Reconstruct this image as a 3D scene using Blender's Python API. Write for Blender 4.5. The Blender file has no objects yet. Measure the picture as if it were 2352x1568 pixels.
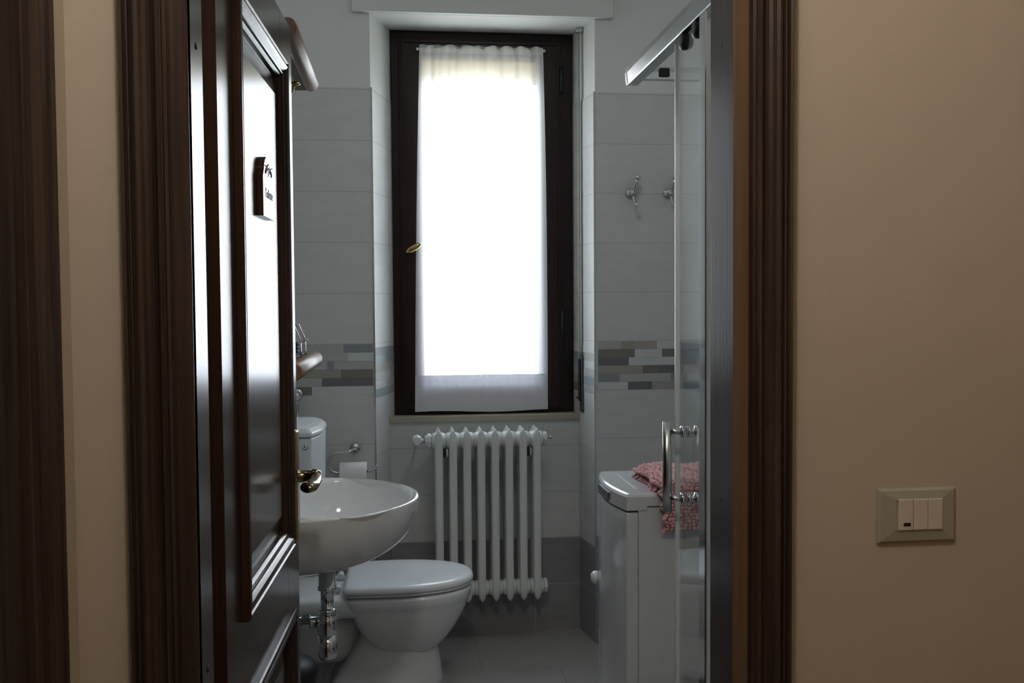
import bpy, bmesh, math, random
from mathutils import Vector, Matrix
random.seed(7)
PI = math.pi
col = bpy.context.scene.collection
sc = bpy.context.scene

# ------------------------------------------------------------------ helpers
class MB:
    """collects shapes, ends as one mesh"""
    def __init__(s): s.bm = bmesh.new(); s.mi = 0
    def _f(s, vs, sm=False):
        try:
            f = s.bm.faces.new(vs); f.material_index = s.mi; f.smooth = sm; return f
        except ValueError: return None
    def box(s, x0, x1, y0, y1, z0, z1):
        v = [s.bm.verts.new((x, y, z)) for x in (x0, x1) for y in (y0, y1) for z in (z0, z1)]
        for q in ((0,1,3,2),(4,6,7,5),(0,4,5,1),(2,3,7,6),(0,2,6,4),(1,5,7,3)): s._f([v[i] for i in q])
        return s
    def poly(s, pts): s._f([s.bm.verts.new(p) for p in pts]); return s
    def prism(s, pts, axis, a, b, sm=False):
        """pts 2-D outline; axis 0/1/2 extrude from a to b"""
        def mk(p, t):
            if axis == 0: return (t, p[0], p[1])
            if axis == 1: return (p[0], t, p[1])
            return (p[0], p[1], t)
        A = [s.bm.verts.new(mk(p, a)) for p in pts]; B = [s.bm.verts.new(mk(p, b)) for p in pts]
        n = len(pts)
        s._f(A); s._f(B[::-1])
        for i in range(n): s._f([A[i], B[i], B[(i+1) % n], A[(i+1) % n]], sm)
        return s
    def rings(s, rings, cap0=True, cap1=True, sm=True, closed=True):
        R = [[s.bm.verts.new(p) for p in r] for r in rings]
        n = len(R[0])
        for a, b in zip(R, R[1:]):
            for i in range(n if closed else n-1):
                s._f([a[i], a[(i+1) % n], b[(i+1) % n], b[i]], sm)
        if cap0: s._f(R[0][::-1], False)
        if cap1: s._f(R[-1], False)
        return s
    def lathe(s, c, prof, axis=2, n=24, sm=True, cap=True):
        """prof: (radius, t) along axis from c"""
        rs = []
        for r, t in prof:
            ring = []
            for i in range(n):
                a = 2*PI*i/n; u, v = r*math.cos(a), r*math.sin(a)
                o = {0: (t, u, v), 1: (u, t, v), 2: (u, v, t)}[axis]
                ring.append((c[0]+o[0], c[1]+o[1], c[2]+o[2]))
            rs.append(ring)
        return s.rings(rs, cap, cap, sm)
    def tube(s, pts, r, n=12, caps=True, flat=1.0):
        pts = [Vector(p) for p in pts]; rs = r if isinstance(r, (list, tuple)) else [r]*len(pts)
        rings = []; up = None
        for i, p in enumerate(pts):
            d = (pts[min(i+1, len(pts)-1)] - pts[max(i-1, 0)]).normalized()
            if up is None:
                up = Vector((0, 0, 1)) if abs(d.z) < .9 else Vector((0, 1, 0))
            a = d.cross(up).normalized(); b = a.cross(d).normalized(); up = b
            rings.append([p + a*math.cos(2*PI*k/n)*rs[i] + b*math.sin(2*PI*k/n)*rs[i]*flat for k in range(n)])
        return s.rings(rings, caps, caps)
    def ball(s, c, r, sx=1, sy=1, sz=1, n=16):
        m = n//2; rs = []
        for j in range(1, m):
            t = PI*j/m
            rs.append([(c[0]+r*sx*math.sin(t)*math.cos(2*PI*i/n), c[1]+r*sy*math.sin(t)*math.sin(2*PI*i/n), c[2]-r*sz*math.cos(t)) for i in range(n)])
        return s.rings(rs)
    def xf(s, M, start=0):
        s.bm.verts.ensure_lookup_table()
        for v in list(s.bm.verts)[start:]: v.co = M @ v.co
        return s
    def nv(s): return len(s.bm.verts)

MATS = {}
ROOT = {}
def obj(name, mb, mats, parent=None, world=False, bevel=0, seg=2, sub=0, auto=None):
    me = bpy.data.meshes.new(name)
    if world and parent is not None:
        inv = ROOT[parent.name].inverted()
        for v in mb.bm.verts: v.co = inv @ v.co
    bmesh.ops.recalc_face_normals(mb.bm, faces=mb.bm.faces)
    mb.bm.to_mesh(me); mb.bm.free()
    for m in (mats if isinstance(mats, (list, tuple)) else [mats]): me.materials.append(MATS[m])
    o = bpy.data.objects.new(name, me); col.objects.link(o)
    if parent is not None:
        o.parent = parent
        if o.name not in ROOT: ROOT[o.name] = ROOT[parent.name]
    else: ROOT[o.name] = Matrix.Identity(4)
    if bevel:
        b = o.modifiers.new('bevel', 'BEVEL'); b.width = bevel; b.segments = seg; b.limit_method = 'ANGLE'; b.angle_limit = math.radians(35)
        b.harden_normals = False
    if sub:
        q = o.modifiers.new('sub', 'SUBSURF'); q.levels = sub; q.render_levels = sub
    return o
def tag(o, label=None, cat=None, group=None, kind=None):
    if label: o['label'] = label
    if cat: o['category'] = cat
    if group: o['group'] = group
    if kind: o['kind'] = kind
    return o
def thing(name, label, cat, loc=(0, 0, 0), rz=0, group=None, kind=None):
    o = bpy.data.objects.new(name, None); col.objects.link(o); o.empty_display_size = .05
    o.location = loc; o.rotation_euler = (0, 0, rz)
    ROOT[o.name] = Matrix.Translation(loc) @ Matrix.Rotation(rz, 4, 'Z')
    return tag(o, label, cat, group, kind)
def struct(name, mb, mats, label=None, cat=None, **k):
    return tag(obj(name, mb, mats, **k), label, cat, kind='structure')
def copy_tree(o, parent=None):
    c = o.copy(); col.objects.link(c); c.parent = parent
    for ch in list(o.children): copy_tree(ch, c)
    return c

# ------------------------------------------------------------------ materials
class NT:
    def __init__(s, name):
        s.m = bpy.data.materials.new(name); s.m.use_nodes = True; s.t = s.m.node_tree; s.t.nodes.clear()
        s.out = s.n('ShaderNodeOutputMaterial'); MATS[name] = s.m
    def n(s, t, **k):
        x = s.t.nodes.new(t)
        for a, b in k.items(): setattr(x, a, b)
        return x
    def l(s, a, b): s.t.links.new(a, b)
    def math(s, op, a, b=None):
        x = s.n('ShaderNodeMath', operation=op)
        for i, v in enumerate((a, b)):
            if v is None: continue
            if isinstance(v, (int, float)): x.inputs[i].default_value = v
            else: s.l(v, x.inputs[i])
        return x.outputs[0]
    def mix(s, f, a, b):
        x = s.n('ShaderNodeMix', data_type='RGBA')
        for i, v in ((0, f), (6, a), (7, b)):
            if isinstance(v, (int, float)): x.inputs[i].default_value = v
            elif isinstance(v, tuple): x.inputs[i].default_value = v if len(v) == 4 else v+(1,)
            else: s.l(v, x.inputs[i])
        return x.outputs[2]
    def coord(s, scale=(1, 1, 1), kind='Object'):
        tc = s.n('ShaderNodeTexCoord'); mp = s.n('ShaderNodeMapping'); mp.inputs['Scale'].default_value = scale
        s.l(tc.outputs[kind], mp.inputs[0]); return mp.outputs[0]
    def noise(s, vec, scale, detail=4, rough=.5):
        x = s.n('ShaderNodeTexNoise'); x.inputs['Scale'].default_value = scale; x.inputs['Detail'].default_value = detail
        x.inputs['Roughness'].default_value = rough; s.l(vec, x.inputs['Vector']); return x.outputs['Fac']
    def pbsdf(s, base, rough=.5, metal=0, spec=.5, coat=0, coatr=.1, bump=None, bstr=.1, bdist=.002, sheen=0, ior=1.5):
        p = s.n('ShaderNodeBsdfPrincipled')
        if isinstance(base, tuple): p.inputs['Base Color'].default_value = base if len(base) == 4 else base+(1,)
        else: s.l(base, p.inputs['Base Color'])
        if isinstance(rough, (int, float)): p.inputs['Roughness'].default_value = rough
        else: s.l(rough, p.inputs['Roughness'])
        p.inputs['Metallic'].default_value = metal; p.inputs['Specular IOR Level'].default_value = spec
        p.inputs['IOR'].default_value = ior
        p.inputs['Coat Weight'].default_value = coat; p.inputs['Coat Roughness'].default_value = coatr
        p.inputs['Sheen Weight'].default_value = sheen
        if bump is not None:
            b = s.n('ShaderNodeBump'); b.inputs['Strength'].default_value = bstr; b.inputs['Distance'].default_value = bdist
            s.l(bump, b.inputs['Height']); s.l(b.outputs[0], p.inputs['Normal'])
            if coat: s.l(b.outputs[0], p.inputs['Coat Normal'])
        s.l(p.outputs[0], s.out.inputs[0]); return p

def simple(name, c, rough=.5, metal=0, **k):
    t = NT(name); v = t.coord(); n = t.noise(v, 60, 3)
    base = t.mix(n, tuple(x*.94 for x in c), tuple(min(1, x*1.05) for x in c))
    t.pbsdf(base, rough, metal, **k); return t

def wood(name, a, b, rough=.3, coat=.0, coatr=.12, sc_=(60, 60, 2.0), bstr=.12, spec=.5, ior=1.5):
    t = NT(name); v = t.coord(sc_); n = t.noise(v, 1.0, 5, .6)
    v2 = t.coord((sc_[0]*4, sc_[1]*4, sc_[2]*2)); n2 = t.noise(v2, 1.0, 3, .5)
    f = t.math('MULTIPLY', n, 1.6); f = t.math('SUBTRACT', f, .3)
    base = t.mix(f, a, b)
    h = t.math('ADD', n, n2)
    t.pbsdf(base, rough, coat=coat, coatr=coatr, bump=h, bstr=bstr, bdist=.0006, spec=spec, ior=ior)

wood('door_wood', (.018, .010, .007), (.050, .026, .017), rough=.21, ior=1.27, bstr=.20)
wood('jamb_wood', (.020, .012, .010), (.055, .034, .026), rough=.24, ior=1.42, bstr=.20)
wood('casing_wood', (.010, .0065, .005), (.078, .050, .034), rough=.34, spec=.35)
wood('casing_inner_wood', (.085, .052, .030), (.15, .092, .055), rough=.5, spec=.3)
wood('window_wood', (.007, .0035, .0035), (.026, .009, .008), rough=.30, spec=.3, bstr=.3)
wood('shelf_wood', (.15, .09, .06), (.31, .20, .145), rough=.38, sc_=(60, 4, 60), spec=.5)
wood('shelf_dark_wood', (.030, .020, .016), (.055, .040, .034), rough=.5, sc_=(60, 4, 60))
wood('sign_wood', (.020, .010, .007), (.05, .026, .017), rough=.20, ior=1.19, bstr=.05)

def tiled(name, off, light, dark, dark_top, joints=(), plaster_top=None):
    t = NT(name); v = t.coord(kind='Object')
    sx = t.n('ShaderNodeSeparateXYZ'); t.l(v, sx.inputs[0]); z = sx.outputs[2]
    m = t.math('PINGPONG', t.math('SUBTRACT', z, off - 10.0), .1)   # 0 at each joint
    g = t.math('LESS_THAN', m, .0014)
    n = t.noise(t.coord((2.5, 2.5, 9)), 3.5, 5, .6)
    n2 = t.noise(t.coord(), 120, 3)
    la = t.mix(n, tuple(c*.90 for c in light), tuple(c*1.08 for c in light))
    da = t.mix(n, tuple(c*.78 for c in dark), tuple(c*1.22 for c in dark))
    isd = t.math('LESS_THAN', z, dark_top)
    c = t.mix(isd, la, da)
    gc = t.mix(isd, tuple(x*.72 for x in light), (.42, .42, .41))
    for (x0, z0, z1) in joints:
        jx = t.math('LESS_THAN', t.math('ABSOLUTE', t.math('SUBTRACT', sx.outputs[0], x0)), .0016)
        jz = t.math('MULTIPLY', t.math('GREATER_THAN', z, z0), t.math('LESS_THAN', z, z1))
        g = t.math('MAXIMUM', g, t.math('MULTIPLY', jx, jz))
    c = t.mix(g, c, gc)
    bh = t.math('SUBTRACT', t.math('MULTIPLY', n2, .15), g)
    t.pbsdf(c, .42, spec=.4, bump=bh, bstr=.25, bdist=.001)
LT = (.60, .605, .59); DK = (.27, .265, .27)
tiled('tile_main', .05, LT, DK, .45)
tiled('tile_niche', 0.0, LT, DK, .402, joints=((.567, 0, .2),))
tiled('tile_reveal', 0.0, LT, DK, .402)
tiled('tile_reveal_high', .05, LT, DK, .1)

def plaster(name, c, bs=.15, sc_=90):
    t = NT(name); v = t.coord(); n = t.noise(v, 2.2, 4, .6); n2 = t.noise(v, sc_, 4, .6)
    t.pbsdf(t.mix(n, tuple(x*.93 for x in c), tuple(min(1, x*1.05) for x in c)), .75, spec=.25, bump=n2, bstr=bs, bdist=.002)
plaster('white_plaster', (.72, .725, .70)); plaster('ceiling_white', (.78, .78, .76))
plaster('beige_plaster', (.50, .425, .345)); plaster('hall_ceiling_white', (.75, .70, .62))

t = NT('floor_tile'); v = t.coord(); n = t.noise(v, 6, 6, .65)
br = t.n('ShaderNodeTexBrick'); t.l(v, br.inputs['Vector']); br.offset = .5
br.inputs['Scale'].default_value = 1; br.inputs['Brick Width'].default_value = .6; br.inputs['Row Height'].default_value = .6; br.inputs['Mortar Size'].default_value = .0015
br.inputs['Color1'].default_value = (.36, .35, .34, 1); br.inputs['Color2'].default_value = (.35, .34, .33, 1); br.inputs['Mortar'].default_value = (.09, .085, .08, 1)
t.pbsdf(t.mix(t.math('MULTIPLY', n, .9), (.26, .25, .243), br.outputs[0]), .38, spec=.45)
simple('hall_floor_tile', (.20, .13, .09), .35)

simple('ceramic', (.74, .76, .77), .08, spec=.5, coat=.3, coatr=.04)
simple('plastic_white', (.72, .75, .76), .28)
simple('seat_plastic', (.74, .76, .78), .2)
simple('radiator_paint', (.70, .73, .71), .32)
simple('appliance_white', (.56, .57, .59), .16, spec=.5, coat=.4, coatr=.05)
simple('appliance_grey', (.10, .10, .11), .4)
simple('paper', (.74, .74, .73), .9)
simple('chrome', (.66, .68, .70), .09, 1)
simple('metal_satin', (.55, .57, .58), .25, 1)
simple('alu_white', (.74, .77, .80), .3, .25)
simple('brass', (.42, .32, .15), .22, 1)
simple('brass_dark', (.26, .21, .13), .2, 1)
simple('black_rubber', (.012, .012, .013), .5)
simple('hinge_metal', (.03, .035, .045), .35, .8)
simple('sill_stone', (.40, .37, .28), .45)
simple('sill_stone_outside', (.10, .10, .11), .6)
simple('strap_cloth', (.16, .17, .13), .85)
simple('winder_grey', (.075, .072, .07), .45)
simple('switch_grey', (.36, .34, .28), .45)
simple('switch_white', (.62, .55, .48), .4)
simple('lamp_socket', (.5, .5, .5), .5)
simple('blue_cloth', (.06, .08, .12), .8)
simple('outdoor_render', (.6, .58, .52), .9)

def mosaic(name, c):
    t = NT(name); n = t.noise(t.coord((3, 3, 60)), 6, 5, .65)
    t.pbsdf(t.mix(n, tuple(x*.72 for x in c), tuple(x*1.25 for x in c)), .42, spec=.4)
MOS = dict(slate=(.27, .295, .31), dark=(.17, .165, .18), brown=(.21, .20, .175), olive=(.34, .335, .27), warm=(.38, .365, .33),
           mid=(.45, .46, .445), light=(.60, .62, .61), lilac=(.50, .49, .52), teal=(.31, .38, .40))
for k, c in MOS.items(): mosaic('mosaic_'+k, c)
MOSK = list(MOS)

def glass(name, tint, ior=1.5, edge=None):
    t = NT(name); tr = t.n('ShaderNodeBsdfTransparent'); tr.inputs[0].default_value = tint+(1,)
    gl = t.n('ShaderNodeBsdfGlossy'); gl.inputs['Roughness'].default_value = .0
    fr = t.n('ShaderNodeFresnel'); ge = t.n('ShaderNodeNewGeometry')
    t.l(t.math('ADD', t.math('MULTIPLY', ge.outputs['Backfacing'], 1/ior-ior), ior), fr.inputs[0])
    mx = t.n('ShaderNodeMixShader'); t.l(fr.outputs[0], mx.inputs[0]); t.l(tr.outputs[0], mx.inputs[1]); t.l(gl.outputs[0], mx.inputs[2])
    t.l(mx.outputs[0], t.out.inputs[0])
glass('pane_glass', (.98, .985, .985), 1.4)
glass('shower_glass', (.98, .99, .985), 1.4)
simple('glass_edge', (.50, .56, .60), .15)
simple('mirror_silver', (.9, .9, .9), .01, 1)

def sheer(name, tfac, c, lace=False, tw=.75):
    t = NT(name)
    d = t.n('ShaderNodeBsdfDiffuse'); d.inputs[0].default_value = c+(1,)
    tl = t.n('ShaderNodeBsdfTranslucent'); tl.inputs[0].default_value = c+(1,)
    m1 = t.n('ShaderNodeMixShader'); m1.inputs[0].default_value = tw; t.l(d.outputs[0], m1.inputs[1]); t.l(tl.outputs[0], m1.inputs[2])
    tr = t.n('ShaderNodeBsdfTransparent')
    m2 = t.n('ShaderNodeMixShader')
    if lace:
        tc = t.coord((1, 0, 1)); vo = t.n('ShaderNodeTexVoronoi', feature='DISTANCE_TO_EDGE'); vo.inputs['Scale'].default_value = 70
        t.l(tc, vo.inputs['Vector'])
        holes = t.math('GREATER_THAN', vo.outputs['Distance'], .16)
        sx = t.n('ShaderNodeSeparateXYZ'); t.l(t.coord(), sx.inputs[0])
        # scallops of closed embroidery along the lower side of the border
        w = t.math('ABSOLUTE', t.math('SINE', t.math('MULTIPLY', sx.outputs[0], PI/.125)))
        h = t.math('ADD', t.math('MULTIPLY', w, .026), 1.055)
        opn = t.math('GREATER_THAN', sx.outputs[2], h)
        fac = t.math('MULTIPLY', holes, t.math('ADD', t.math('MULTIPLY', opn, .45), .05))
        t.l(fac, m2.inputs[0]); t.l(t.math('ADD', t.math('MULTIPLY', opn, .60), .12), m1.inputs[0])
    else:
        m2.inputs[0].default_value = tfac
    t.l(m1.outputs[0], m2.inputs[1]); t.l(tr.outputs[0], m2.inputs[2]); t.l(m2.outputs[0], t.out.inputs[0])
sheer('curtain_sheer', .36, (.84, .84, .86), tw=.42); sheer('curtain_header', .12, (.74, .72, .72), tw=.5); sheer('curtain_lace', .3, (.62, .62, .68), lace=True, tw=.22)
sheer('curtain_hem', .15, (.80, .79, .82), tw=.10)
sheer('shutter_plastic', .0, (.80, .68, .44), tw=.22)

t = NT('pink_chenille'); n = t.noise(t.coord(), 300, 3); n2 = t.noise(t.coord(), 25, 3)
t.pbsdf(t.mix(t.math('MULTIPLY', n2, 1.0), (.50, .24, .25), (.82, .54, .54)), .95, spec=.1, sheen=.3, bump=n, bstr=.4)
simple('pink_backing', (.36, .16, .17), .95)
def lamp_mat(name, c, e):
    t = NT(name); p = t.pbsdf((.8, .78, .72), .4); p.inputs['Emission Color'].default_value = c+(1,); p.inputs['Emission Strength'].default_value = e
lamp_mat('lamp_warm', (1, .82, .62), 3.0)
lamp_mat('fill_lamp_cool', (1, .97, .92), 1.5)

# ------------------------------------------------------------------ measures
YM, YN, YW = 3.84, 4.035, 4.10          # far wall, niche back, window plane
XL0, XL1, XR0, XR1 = -.100, -.025, .792, .750
def revL(y): return XL0 + (XL1-XL0)*(y-YM)/(YW-YM)
def revR(y): return XR0 + (XR1-XR0)*(y-YM)/(YW-YM)
WL, WR, CZ = -.50, 1.42, 2.85
TT = 2.257                               # top of the tiles
HY = 1.415                               # hall face of the partition

# ------------------------------------------------------------------ room shell
mb = MB().box(WL, WR, 1.50, 4.10, -.06, 0); struct('floor', mb, 'floor_tile', 'grey brown tiled bathroom floor', 'floor')
mb = MB().box(-.46, 1.8, -1.6, 1.50, -.06, 0); struct('floor_hall', mb, 'hall_floor_tile', 'hallway floor in front of the bathroom door', 'floor')
mb = MB().box(WL, WR, 1.50, 4.2, CZ, CZ+.06); struct('ceiling', mb, 'ceiling_white', 'white bathroom ceiling', 'ceiling')
mb = MB().box(-.46, 1.8, -1.6, 1.50, 2.75, 2.81); struct('ceiling_hall', mb, 'hall_ceiling_white', 'white hallway ceiling', 'ceiling')

def wall_x(name, x, nx, y0, y1, label):
    mb = MB(); mb.mi = 0; mb.box(min(x, x-nx*.05), max(x, x-nx*.05), y0, y1, 0, CZ)
    mb.mi = 1; a = x; b = x+nx*.008; mb.box(min(a, b), max(a, b), y0, y1, 0, TT)
    return struct(name, mb, ['white_plaster', 'tile_main'], label, 'wall')
wall_x('wall_left', WL-.008, 1, 1.50, YM+.1, 'left bathroom wall of pale grey tiles behind the basin')
wall_x('wall_right', WR+.008, -1, 1.50, YM+.1, 'right bathroom wall of pale grey tiles behind the shower')

# far wall: two piers, splayed reveals, lintel part, niche back
mb = MB()
mb.mi = 0
for z0, z1 in ((0, CZ),):
    mb.poly([(WL-.05, YM+.008, z0), (XL0-.004, YM+.008, z0), (XL0-.004, YM+.008, z1), (WL-.05, YM+.008, z1)])
    mb.poly([(XR0+.004, YM+.008, z0), (WR+.05, YM+.008, z0), (WR+.05, YM+.008, z1), (XR0+.004, YM+.008, z1)])
mb.poly([(XL0-.004, YM+.008, 2.55), (XR0+.004, YM+.008, 2.55), (XR0+.004, YM+.008, CZ), (XL0-.004, YM+.008, CZ)])
mb.poly([(XL0-.01, YM+.008, 2.55), (XR0+.01, YM+.008, 2.55), (XR1+.06, YW+.08, 2.56), (XL1-.06, YW+.08, 2.56)])
mb.poly([(XL0-.004, YM+.008, 0), (revL(4.18)-.004, 4.18, 0), (revL(4.18)-.004, 4.18, 2.56), (XL0-.004, YM+.008, 2.55)])
mb.poly([(XR0+.004, YM+.008, 0), (revR(4.18)+.004, 4.18, 0), (revR(4.18)+.004, 4.18, 2.56), (XR0+.004, YM+.008, 2.55)])
mb.mi = 1
mb.box(WL, XL0, YM, YM+.007, 0, TT); mb.box(XR0, WR, YM, YM+.007, 0, TT)
mb.mi = 2   # niche back under the sill
mb.box(revL(YN)-.02, revR(YN)+.02, YN, YN+.06, 0, .915)
mb.mi = 3   # reveal tiles (lower and upper courses)
def rev(zz0, zz1):
    for f, s in ((revL, -1), (revR, 1)):
        y0, y1 = YM, YW+.0
        if zz1 < .95: y1 = YN
        a = [(f(y0), y0), (f(y1), y1), (f(y1)+s*.004, y1), (f(y0)+s*.004, y0+.005)]
        mb.prism(a, 2, zz0, zz1)
rev(0, .91); mb.mi = 4; rev(.91, TT)
struct('wall_far', mb, ['white_plaster', 'tile_main', 'tile_niche', 'tile_reveal', 'tile_reveal_high'], 'far bathroom wall with the window niche', 'wall')

# mass of the outside wall round the window
mb = MB()
for b in ((WL-.05, XL1+.012, 4.165, 4.40, -.06, 3.0), (XR1-.012, WR+.05, 4.165, 4.40, -.06, 3.0), (XL1, XR1, 4.165, 4.40, -.06, 1.04), (XL1, XR1, 4.165, 4.40, 2.56, 3.0),
          (WL-.05, XL0-.02, 3.86, 4.165, -.06, 3.0), (XR1+.09, WR+.05, 3.86, 4.165, -.06, 3.0), (XL1-.2, XR1+.2, 3.86, 4.165, 2.57, 3.0), (XL1-.2, XR1+.2, 4.10, 4.165, -.06, .905)):
    mb.box(*b)
struct('wall_outer', mb, 'outdoor_render', 'outer house wall round the window', 'wall')
mb = MB().box(XL1+.012, XR1-.012, 4.17, 4.42, 1.04, 1.078); struct('trim_outer_sill', mb, 'sill_stone_outside', 'grey stone outer sill behind the curtain', 'sill')

# boxed roller-shutter cover above the niche
mb = MB().box(-.172, .868, 3.822, 3.8475, 2.55, CZ); struct('trim_shutter_box', mb, 'white_plaster', 'white boxed shutter cover above the window', 'cover', bevel=.003)
# stone sill
mb = MB().box(revL(YN)-.003, revR(YN)+.006, YN-.012, YW+.03, .910, .934); struct('trim_window_sill', mb, 'sill_stone', 'pale stone sill under the window', 'sill', bevel=.002)
# metal corner edges
for i, (x, s) in enumerate(((XL0, 1), (XR0, -1))):
    mb = MB().box(x-.003, x+.003, YM-.002, YM+.005, 0, TT+.002)
    struct('trim_corner', mb, 'metal_satin', ('left' if s > 0 else 'right')+' slim metal edge on the tiled corner of the niche', 'edge trim')

# mosaic border -------------------------------------------------------------
def lx(px): return -.1025+(px-856)*.001708
def rx(px): return .9405+(px-1448)*.001821
rows_l = [
 [(560, 'mid'), (640, 'slate'), (690, 'mid'), (786, 'slate'), (854, None)],
 [(600, 'light'), (690, 'warm'), (733, 'mid'), (797, 'light'), (854, None)],
 [(620, 'brown'), (690, 'lilac'), (748, 'slate'), (764, 'mid'), (854, None)],
 [(630, 'light'), (684, 'olive'), (779, 'brown'), (854, None)],
 [(610, 'dark'), (676, 'mid'), (736, 'dark'), (854, None)],
 [(640, 'light'), (676, 'brown'), (713, 'light'), (854, None)]]
rows_r = [
 [(1373, 'mid'), (1426, 'olive'), (1455, 'warm'), (1508, 'light'), (1560, 'slate'), (1640, 'mid'), (1712, None)],
 [(1373, 'brown'), (1457, 'light'), (1520, 'brown'), (1560, 'dark'), (1650, 'light'), (1712, None)],
 [(1373, 'dark'), (1443, 'light'), (1552, 'dark'), (1600, 'slate'), (1712, None)],
 [(1373, 'warm'), (1475, 'brown'), (1512, 'dark'), (1570, 'warm'), (1660, 'slate'), (1712, None)],
 [(1373, 'slate'), (1422, 'mid'), (1540, 'slate'), (1580, 'mid'), (1712, None)],
 [(1373, 'light'), (1441, 'dark'), (1497, 'warm'), (1570, 'dark'), (1640, 'light'), (1712, None)]]
ZB, ZR = 1.2485, .03325
def band(name, rows, fx, label):
    mb = MB()
    for r, row in enumerate(rows):
        z1 = ZB-r*ZR; z0 = z1-ZR
        for (a, k), (b, _) in zip(row, row[1:]):
            mb.mi = MOSK.index(k)
            x0, x1 = max(fx(a), WL+.001), min(fx(b), WR-.001)
            if x1 > x0: mb.box(x0+.0004, x1-.0004, YM-.0012, YM+.001, z0+.0004, z1-.0004)
    return struct(name, mb, ['mosaic_'+k for k in MOSK], label, 'tile border')
band('trim_mosaic', rows_l, lx, 'wood-look mosaic border on the wall left of the window')
band('trim_mosaic', rows_r, rx, 'wood-look mosaic border on the wall right of the window')
def band_rev(f, s, rows, label):
    mb = MB(); zt = 1.233; n = .0333
    for r, row in enumerate(rows):
        z1 = zt-r*n; z0 = z1-n
        for (a, k), (b, _) in zip(row, row[1:]):
            mb.mi = MOSK.index(k); y0, y1 = YM+.008+(YW-YM-.010)*a, YM+.008+(YW-YM-.010)*b
            mb.prism([(f(y0), y0), (f(y1), y1), (f(y1)-s*.0012, y1), (f(y0)-s*.0012, y0)], 2, z0+.0004, z1-.0004)
    struct('trim_mosaic', mb, ['mosaic_'+k for k in MOSK], label, 'tile border')
band_rev(revL, -1, [[(0, 'slate'), (1, None)], [(0, 'teal'), (.5, 'slate'), (1, None)], [(0, 'warm'), (.62, 'olive'), (1, None)], [(0, 'lilac'), (.8, 'warm'), (1, None)],
                    [(0, 'light'), (.5, 'mid'), (1, None)], [(0, 'teal'), (.6, 'warm'), (1, None)]], 'mosaic border on the left reveal of the niche')
band_rev(revR, 1, [[(0, 'light'), (1, None)], [(0, 'mid'), (.45, 'slate'), (1, None)], [(0, 'light'), (.45, 'teal'), (1, None)], [(0, 'mid'), (1, None)],
                   [(0, 'teal'), (.5, 'olive'), (1, None)], [(0, 'mid'), (.5, 'brown'), (1, None)]], 'mosaic border on the right reveal of the niche')

# partition between hall and bathroom ---------------------------------------
OX0, OX1, OZ = -.290, .500, 2.09
mb = MB()
mb.mi = 0
mb.box(-.46, OX0-.03, HY, 1.47, 0, 2.75); mb.box(OX1+.03, 1.8, HY, 1.47, 0, 2.75); mb.box(OX0-.03, OX1+.03, HY, 1.47, OZ+.03, 2.75)
mb.mi = 1
mb.box(WL-.01, OX0-.03, 1.47, 1.55, 0, CZ); mb.box(OX1+.03, 1.8, 1.47, 1.55, 0, CZ); mb.box(OX0-.03, OX1+.03, 1.47, 1.55, OZ+.03, CZ)
struct('wall_near', mb, ['beige_plaster', 'white_plaster'], 'beige hallway wall round the open bathroom door', 'wall')
mb = MB().box(-.52, -.46, -1.6, HY+.04, 0, 2.75); struct('wall_hall_left', mb, 'beige_plaster', 'narrow beige side wall at the far left of the hallway', 'wall')
mb = MB().box(1.8, 1.86, -1.6, HY+.04, 0, 2.75); struct('wall_hall_right', mb, 'beige_plaster', 'hallway end wall on the right', 'wall')
mb = MB().box(-.52, 1.86, -1.66, -1.6, 0, 2.75); struct('wall_hall_back', mb, 'beige_plaster', 'hallway wall behind the viewer', 'wall')

# casings -------------------------------------------------------------------
CP = [(0, 0), (0, .017), (.002, .019), (.0235, .019), (.0245, .012), (.0262, .012), (.028, .024), (.032, .027), (.035, .0235), (.0365, .0235), (.0385, .026), (.042, .026), (.044, .023),
      (.047, .018), (.052, .014), (.057, .0135), (.062, .0165), (.066, .022), (.071, .0245), (.0745, .0235), (.0765, .016), (.0785, .016), (.080, .022), (.082, .0225),
      (.0838, .017), (.0855, .017), (.087, .024), (.090, .026), (.092, .024), (.093, .018), (.093, 0)]
def casing_v(mb, x, s, z1):
    mb.mi = 0; A = []; B = []
    for u, v in CP:
        A.append(mb.bm.verts.new((x+s*u, HY-v, 0))); B.append(mb.bm.verts.new((x+s*u, HY-v, z1+u)))
    for i in range(len(CP)-1):
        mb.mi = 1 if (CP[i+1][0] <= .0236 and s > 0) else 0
        mb._f([A[i], A[i+1], B[i+1], B[i]])
def casing_h(mb, x0, x1, z):
    A = []; B = []
    for u, v in CP:
        A.append(mb.bm.verts.new((x0-u, HY-v, z+u))); B.append(mb.bm.verts.new((x1+u, HY-v, z+u)))
    mb.mi = 0
    for i in range(len(CP)-1): mb._f([A[i], A[i+1], B[i+1], B[i]])
mb = MB(); casing_v(mb, OX0, -1, OZ); struct('trim_casing_left', mb, ['casing_wood', 'casing_inner_wood'], 'left dark moulded wooden casing of the bathroom door', 'door casing')
mb = MB(); casing_v(mb, OX1, 1, OZ); struct('trim_casing_right', mb, ['casing_wood', 'casing_inner_wood'], 'right dark moulded wooden casing of the bathroom door', 'door casing')
mb = MB(); casing_h(mb, OX0, OX1, OZ); struct('trim_casing_top', mb, ['casing_wood', 'casing_inner_wood'], 'top casing of the bathroom door', 'door casing')
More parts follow.
